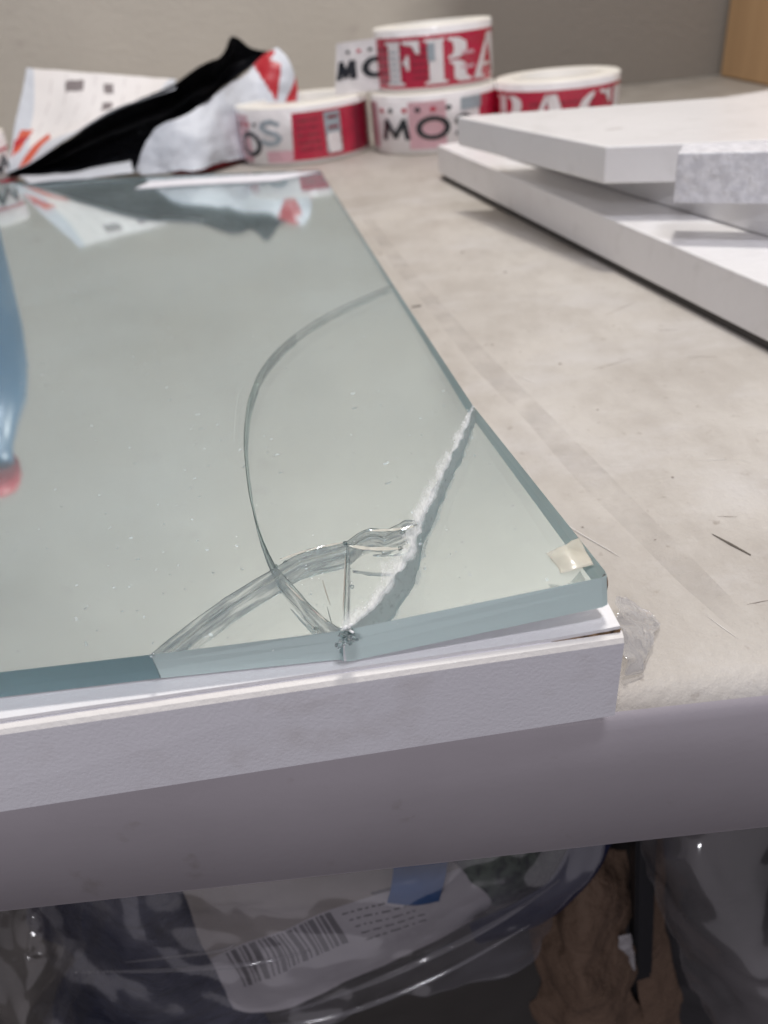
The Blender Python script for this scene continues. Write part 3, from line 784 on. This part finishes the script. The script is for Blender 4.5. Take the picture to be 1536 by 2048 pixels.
def d_far(bm, mp, R):
    a, b, c, d = mp(.0002), mp(.0004), mp(.0006), mp(.0008)
    rect(bm, -.02, .03, .006, .013, a, Pk); rect(bm, .0, .08, .040, .043, a, Rd); rect(bm, .0, .08, .004, .012, b, Rd)
    add_text(bm, 'M', .030, .018, .03, .02, d, Bk_)
roll(478, 742, 268, .735, .0, 'red and white tape roll with grey S print, left of the tape stack', d_left)
t, mx, mR, _ = roll(744, 990, 250, .715, .0, 'lower tape roll with black MO print, carrying another roll', d_mid)
tt, tx, tR, tmp = roll(747, 984, 110, .715, HR+.0004, 'upper red tape roll with white FRA lettering, on top of another roll', d_top)
roll(990, 1232, 225, .700, .0, 'red tape roll half hidden behind the stacked white panels', d_right)
roll(-262, 12, 300, .730, .0, 'tape roll cut by the left edge of the picture, behind the mailer', d_far)
# loose tape end of the upper roll: leaves the roll and points left
yc = .715
bm = bmesh.new()
st0 = V((tx-tR*.985, yc-.012, HR+.0004)); dirl = V((-.72, .35, 0)).normalized()
def flap(off):
    def mp(s, z):
        z = z*HR/.0595; p = st0 + dirl*s + V((0, 0, z)) + V((0,-off,0)); p.z += -.05*s; p.x += -(.055-z)*.16*min(1,s/.02); return p
    return mp
rect(bm, -.012, .030, .002, .0515, flap(0), Wt)
ft = flap(.0004)
def mirr(f): return lambda s, z: f(.030-s, z)
add_text(bm, 'M', .001, .015, .016, .020, mirr(ft), Bk_); add_text(bm, 'O', .020, .015, .018, .020, mirr(ft), Bk_)
for s, m in ((.004,Wt),(.010,Bk_),(.018,Rd),(.026,Bk_)): dot(bm, s, .042, .0017, mirr(ft), m)
obj('loose_tape_end', bm, TM, tt)

# ------------------------------------------------------------------ torn grey mailer bag
m_bw = mat('mailer_outside', (.60,.63,.68), .5)
setn(m_bw, bump(m_bw, noise_fac(m_bw, 60, .3, .7, 3), .4, .002))
m_bb = mat('mailer_inside', (.008,.008,.010), .33); setn(m_bb, bump(m_bb, noise_fac(m_bb, 70, .3, .7, 5), .6, .003))
m_lab = mat('label_paper', (.80,.77,.75), .6); m_bc = mat('label_print', (.22,.19,.19), .6); m_or = mat('print_orange', (.62,.10,.05), .4); m_rd = mat('print_red', (.45,.02,.03), .4)
m_lnl = mat('label_line', (.62,.58,.57), .6)
bag = thing('mailer_bag', 'torn white and black plastic mailer with a shipping label, behind the mirror', 'mailer bag', (-.13,.72,0))
def row(*ps): return [PY(*p) for p in ps]
def rowb(*ps): return [PY(a, b, y+.05*min(1,max(0,(a-400)/90))) for a, b, y in ps]
# upper sheet: ridge to opening edge; u left to right, v ridge (0) to opening edge (1)
dec = [([(.06,.0),(.93,.0),(.84,.5),(.16,.78)], 1)]
for i in range(7): dec.append(([(.17+.09*i,.05),(.174+.09*i,.05),(.194+.09*i,.62),(.19+.09*i,.62)], 5))
dec += [([(.26,.12),(.37,.10),(.375,.2),(.265,.22)], 2), ([(.50,.12),(.56,.12),(.565,.21),(.505,.21)], 2), ([(.515,.30),(.575,.30),(.58,.40),(.52,.40)], 2), ([(.53,.50),(.59,.50),(.595,.62),(.535,.62)], 2)]
dec += [([(.07,.62),(.16,.60),(.10,.80),(.02,.85)], 3), ([(.03,.72),(.15,.66),(.12,.72),(.03,.80)], 4), ([(.14,.88),(.26,.62),(.30,.68),(.20,.97),(.12,.99)], 3)]
rows = [row((52,136,.80),(130,143,.80),(210,148,.795),(290,154,.79),(352,158,.775)),
        row((40,200,.775),(120,210,.775),(200,212,.77),(280,200,.765),(350,166,.755)),
        row((28,270,.75),(90,275,.75),(170,255,.745),(260,215,.74),(352,172,.735)),
        row((12,348,.72),(70,322,.715),(150,268,.71),(240,215,.712),(350,178,.72))]
obj('upper_sheet', loft(rows, 150, 90, .0012, 22, .0004, dec, 2), [m_bw, m_lab, m_bc, m_or, m_rd, m_lnl], bag, True)
# black inside
rows = [rowb((14,348,.722),(100,302,.718),(200,238,.717),(300,190,.722),(345,170,.727),(400,130,.73),(442,112,.735),(466,73,.735),(500,93,.733),(535,100,.728)),
        rowb((16,350,.722),(110,318,.735),(200,270,.75),(300,235,.76),(350,215,.765),(400,180,.765),(440,155,.76),(470,130,.75),(500,120,.74),(533,108,.728)),
        rowb((18,352,.722),(110,335,.725),(190,325,.73),(260,310,.735),(310,290,.735),(360,255,.735),(410,215,.735),(450,180,.73),(490,145,.728),(530,112,.722)),
        rowb((30,354,.715),(110,352,.712),(190,348,.705),(262,345,.70),(285,310,.70),(345,250,.70),(410,205,.705),(450,172,.708),(490,140,.712),(528,106,.718))]
obj('black_lining', loft(rows, 80, 40, .0016, 35, .0004, None, 5), m_bb, bag, True)
# front flap folded back, grey with red print at its upper right
dec = [([(.72,.0),(.92,.0),(.93,.10),(.86,.16),(.90,.30),(.78,.62)], 1), ([(.80,.75),(1,.55),(1,.80),(.84,.95)], 1)]
rows = [rowb((268,345,.695),(286,300,.695),(312,258,.695),(372,232,.698),(450,174,.702),(505,135,.708),(532,104,.714),(558,97,.715)),
        rowb((272,347,.69),(310,318,.688),(350,290,.685),(410,262,.685),(470,215,.69),(520,180,.698),(555,140,.705),(580,125,.708)),
        rowb((275,348,.688),(330,340,.682),(380,325,.678),(430,300,.675),(490,265,.68),(540,230,.69),(575,195,.70),(592,165,.705)),
        rowb((280,352,.686),(340,347,.68),(390,338,.675),(440,328,.673),(500,310,.675),(560,280,.685),(590,240,.695),(600,200,.70))]
obj('front_flap', loft(rows, 100, 60, .0026, 45, .0005, dec, 8), [m_bw, m_rd], bag, True)
rows = [rowb((340,335,.70),(420,318,.695),(500,290,.69)), rowb((345,350,.695),(420,345,.69),(500,335,.685))]
obj('red_corner', loft(rows, 12, 6, .001, 30, .0005), m_rd, bag, True)
rows = [row((40,352,.705),(140,346,.70),(262,322,.70)), row((60,368,.66),(150,360,.655),(268,346,.655))]
obj('lower_sheet', loft(rows, 24, 8, .0012, 40, .0005), m_bw, bag, True)

# ------------------------------------------------------------------ blue bottle with red cap, seen only in the mirror
m_blue = mat('blue_bottle_plastic', (.05,.15,.27), .3, coat=.2)
m_red = mat('red_cap_plastic', (.55,.03,.05), .35)
bt = thing('blue_bottle', 'blue plastic bottle with red cap, seen reflected at the left of the mirror', 'bottle', (-.25,.56,0))
ax0 = V((-.289,.575,.002)); ax1 = V((-.318,.575,.215)); ud = (ax1-ax0).normalized(); sx = V((1,0,0)); sx = (sx-ud*sx.dot(ud)).normalized(); sy = ud.cross(sx)
def lathe(prf, n=32, sxk=1.0, syk=.62):
    bm = bmesh.new(); rg = []
    for h, r in prf: rg.append([bm.verts.new(ax0+ud*h+sx*(r*sxk*math.cos(2*math.pi*k/n))+sy*(r*syk*math.sin(2*math.pi*k/n))) for k in range(n)])
    for A, B in zip(rg, rg[1:]):
        for k in range(n): bm.faces.new((A[k], A[(k+1)%n], B[(k+1)%n], B[k])).smooth = True
    bm.faces.new(rg[0][::-1]); bm.faces.new(rg[-1]); bmesh.ops.recalc_face_normals(bm, faces=bm.faces); return bm
obj('bottle_body', lathe([(0,.040),(.004,.045),(.05,.047),(.09,.048),(.12,.046),(.145,.040),(.165,.030),(.185,.022),(.200,.020)]), m_blue, bt, True)
obj('cap', lathe([(.2005,.023),(.214,.023),(.222,.019),(.225,.010)], syk=1), m_red, bt, True)

# ------------------------------------------------------------------ below the shelf
# things stored under the shelf: a film-wrapped parcel, kraft packing, a steel post, hanging film
pw = thing('wrapped_parcel', 'film wrapped parcel with navy cloth and barcode label under the shelf', 'parcel', (-.03,.2,-.24))
def und(name, rws, m, nu=40, nv=30, cr_=.0015, csc=35, th=.0006, par=pw, dec=None, seed=0):
    return obj(name, loft([row(*r) for r in rws], nu, nv, cr_, csc, th, dec, seed), m, par, True)
m_navy = mat('navy_cloth', (.016,.022,.060), .5); setn(m_navy, bump(m_navy, noise_fac(m_navy, 70, .3, .7, 3, (.4,1,4)), 1, .004))
m_paper = mat('grey_paper', (.38,.34,.315), .6); m_lb = mat('label_white', (.56,.53,.56), .5); m_ink = mat('barcode_ink', (.15,.14,.15), .6)
m_blu = mat('blue_print', (.01,.10,.32), .4); m_grn = mat('green_mesh', (.05,.07,.055), .8)
setcol(m_grn, mixc(m_grn, noise_fac(m_grn, 260, .4, .6, 3), (.02,.03,.025), (.10,.13,.10)))
m_nvy2 = mat('navy_film', (.010,.014,.05), .45)
m_film = film('stretch_film', (.34,.33,.38), .07, .14, .12, 26, 1, .010)
und('navy_cloth', [((150,1700,.175),(300,1700,.165),(460,1690,.165)), ((60,1850,.168),(250,1830,.150),(460,1820,.155)), ((150,1910,.160),(300,1900,.140),(480,1890,.150)), ((110,1990,.155),(300,1985,.135),(520,1970,.145)), ((120,2110,.15),(300,2110,.13),(560,2110,.14))], m_navy, 60, 60, .0035, 32)
dec = [([(.0,.0),(1,.0),(1,.30),(.0,.52)], 0), ([(.0,.53),(1,.30),(1,1),(0,1)], 1)]
BX = []
xx = 0
for w in (.012,.03,.008,.02,.035,.010,.014,.03,.012,.02,.010,.034,.012,.02,.01,.03,.012,.02,.03):
    BX.append((xx, w)); xx += w+random.choice((.008,.012,.018))
sc_ = .46/xx
for x, w in BX:
    a = .13+x*sc_; b = a+w*sc_; yl = .50-.22*a
    dec.append(([(a,yl+.04),(b,yl+.035),(b+.03,yl+.30),(a+.03,yl+.30)], 2))
dec += [([(.72,.335),(.78,.325),(.785,.35),(.725,.36)], 2)]
for k in range(5):
    yy = .46+.06*k; xa = .62+.012*k
    while xa < .80:
        w_ = random.uniform(.006,.026); dec.append(([(xa,yy-.12*xa+.06),(xa+w_,yy-.12*(xa+w_)+.06),(xa+w_,yy-.12*(xa+w_)+.072),(xa,yy-.12*xa+.072)], 2)); xa += w_+.008
und('paper_label', [((350,1740,.150),(520,1720,.142),(700,1700,.145),(860,1680,.152)), ((395,1860,.146),(530,1830,.134),(700,1790,.134),(930,1745,.142)), ((435,1950,.142),(560,1920,.130),(730,1870,.130),(985,1800,.140)), ((470,2016,.140),(560,2018,.132),(720,1950,.133),(960,1830,.142))], [m_paper, m_lb, m_ink], 360, 240, .0012, 32, dec=dec)
und('blue_print_panel', [((790,1660,.150),(850,1660,.149),(905,1660,.150)), ((785,1760,.133),(840,1755,.132),(893,1748,.134)), ((774,1803,.132),(830,1806,.131),(880,1800,.133))], m_blu, 20, 16, .0008)
und('green_mesh_panel', [((900,1650,.155),(1040,1640,.155),(1190,1630,.16)), ((890,1750,.142),(1000,1740,.142),(1130,1720,.150)), ((878,1802,.140),(970,1812,.140),(1060,1790,.146))], m_grn, 40, 26, .0018)
und('navy_band', [((1165,1640,.150),(1205,1640,.152),(1240,1640,.155)), ((1100,1755,.140),(1140,1770,.140),(1180,1760,.145)), ((1020,1810,.136),(1050,1840,.136),(1080,1845,.140)), ((940,1850,.136),(950,1880,.136),(960,1885,.14))], m_nvy2, 12, 40, .0012)
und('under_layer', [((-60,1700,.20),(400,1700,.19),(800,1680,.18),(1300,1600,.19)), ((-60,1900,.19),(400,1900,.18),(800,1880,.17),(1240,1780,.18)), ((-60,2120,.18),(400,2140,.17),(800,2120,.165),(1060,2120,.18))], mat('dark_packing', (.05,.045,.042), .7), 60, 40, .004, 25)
und('stretch_film', [((100,1690,.150),(500,1690,.132),(900,1660,.128),(1220,1630,.14)), ((80,1800,.148),(500,1790,.122),(880,1750,.118),(1190,1740,.132)), ((120,1900,.142),(520,1900,.118),(860,1850,.118),(1110,1830,.130)), ((60,2130,.14),(520,2080,.116),(820,1990,.120),(1060,1930,.130))], m_film, 90, 70, .0035, 40, .0003)
# twisted film cords along the parcel
for pxs, w in (([(150,1945,.125),(350,1940,.112),(520,1925,.108),(620,1900,.112)], .0008), ([(560,2030,.118),(720,1975,.112),(880,1905,.114),(1010,1835,.122),(1120,1760,.130)], .0010),
               ([(400,2060,.118),(640,2040,.112),(860,1960,.114),(1060,1850,.122)], .0008), ([(250,1925,.125),(420,1905,.112),(470,1888,.110)], .0007)):
    P = [PY(*p) for p in pxs]; obj('film_fold', tube([cat(P, i/20) for i in range(21)], lambda t, w=w: w*(.3+.7*math.sin(math.pi*t)), 6), m_film, pw, True)
# left film bundle
m_film2 = film('crumpled_film', (.34,.31,.29), .12, .12, .12, 50, .8, .004)
tag(und('film_bundle', [((-80,1740,.17),(60,1740,.15),(200,1720,.16)), ((-80,1860,.16),(60,1850,.135),(160,1830,.15)), ((-80,1960,.15),(60,1950,.128),(150,1940,.145)), ((-80,2120,.145),(50,2110,.125),(130,2100,.14))], m_film2, 60, 60, .006, 55, .0004, None), 'crumpled clear film bundle under the shelf, left of the navy cloth', 'film bundle')
# kraft paper packing
m_kr = mat('kraft_packing', (.12,.075,.05), .75); setn(m_kr, bump(m_kr, noise_fac(m_kr, 50, .3, .7, 4), .8, .004))
tag(und('kraft_packing', [((1060,1740,.165),(1160,1720,.155),(1250,1700,.16)), ((1070,1870,.155),(1160,1850,.142),(1260,1850,.15)), ((1075,1960,.148),(1160,1950,.136),(1270,1960,.145)), ((1090,2120,.145),(1180,2120,.132),(1290,2120,.14))], m_kr, 40, 50, .006, 38, .0006, None, seed=4), 'crumpled brown kraft paper under the shelf, left of the dark post', 'kraft paper')
tag(und('cardboard_strip', [((1255,1660,.175),(1290,1655,.175),(1320,1650,.18)), ((1270,1850,.152),(1305,1850,.152),(1335,1850,.155)), ((1290,2120,.14),(1340,2120,.14),(1380,2120,.142))], m_kr, 16, 40, .0025, 40, .001, None, seed=9), 'narrow brown cardboard strip under the shelf, right of the dark post', 'cardboard')
# dark steel post
m_post = mat('black_steel', (.012,.012,.015), .4)
pa = V((PY(1243,1660,.150).x, .150, LIP+.005)); post = thing('post', 'slim black steel post under the shelf with a scrap of clear tape', 'post', (pa.x,.15,-.9))
q = PY(1278,2048,.150); wv = .0035
pb = V((pa.x + (q.x-pa.x)*1.0, .150, q.z)); dd = (pb-pa).normalized(); pe = pa + dd*((-.9-pa.z)/dd.z)
bm = bmesh.new(); hexa(bm, [pe+V((-wv,-.004,0)), pe+V((wv,-.004,0)), pe+V((wv,.004,0)), pe+V((-wv,.004,0))], [pa+V((-wv,-.004,0)), pa+V((wv,-.004,0)), pa+V((wv,.004,0)), pa+V((-wv,.004,0))])
bmesh.ops.bevel(bm, geom=list(bm.edges), offset=.0008, segments=2, affect='EDGES')
obj('post_shaft', bm, m_post, post)
und('tape_scrap', [((1236,1872,.1445),(1262,1868,.1445)), ((1242,1945,.1445),(1272,1940,.1445))], film('tape_on_post', (.5,.48,.5), .4, .2, .2, 200), 8, 10, .0005, 200, .0002, post)
# hanging film at the right
m_film3 = film('hanging_film', (.26,.24,.25), .16, .12, .12, 22, 1, .008)
tag(und('film_sheet', [((1268,1640,.150),(1400,1620,.135),(1640,1600,.14)), ((1310,1800,.142),(1440,1790,.120),(1660,1780,.13)), ((1380,1940,.135),(1500,1920,.112),(1680,1900,.125)), ((1440,2120,.13),(1540,2110,.110),(1700,2100,.12))], m_film3, 70, 70, .005, 32, .0004, None, seed=6), 'long hanging sheet of clear film under the right end of the shelf', 'film sheet')
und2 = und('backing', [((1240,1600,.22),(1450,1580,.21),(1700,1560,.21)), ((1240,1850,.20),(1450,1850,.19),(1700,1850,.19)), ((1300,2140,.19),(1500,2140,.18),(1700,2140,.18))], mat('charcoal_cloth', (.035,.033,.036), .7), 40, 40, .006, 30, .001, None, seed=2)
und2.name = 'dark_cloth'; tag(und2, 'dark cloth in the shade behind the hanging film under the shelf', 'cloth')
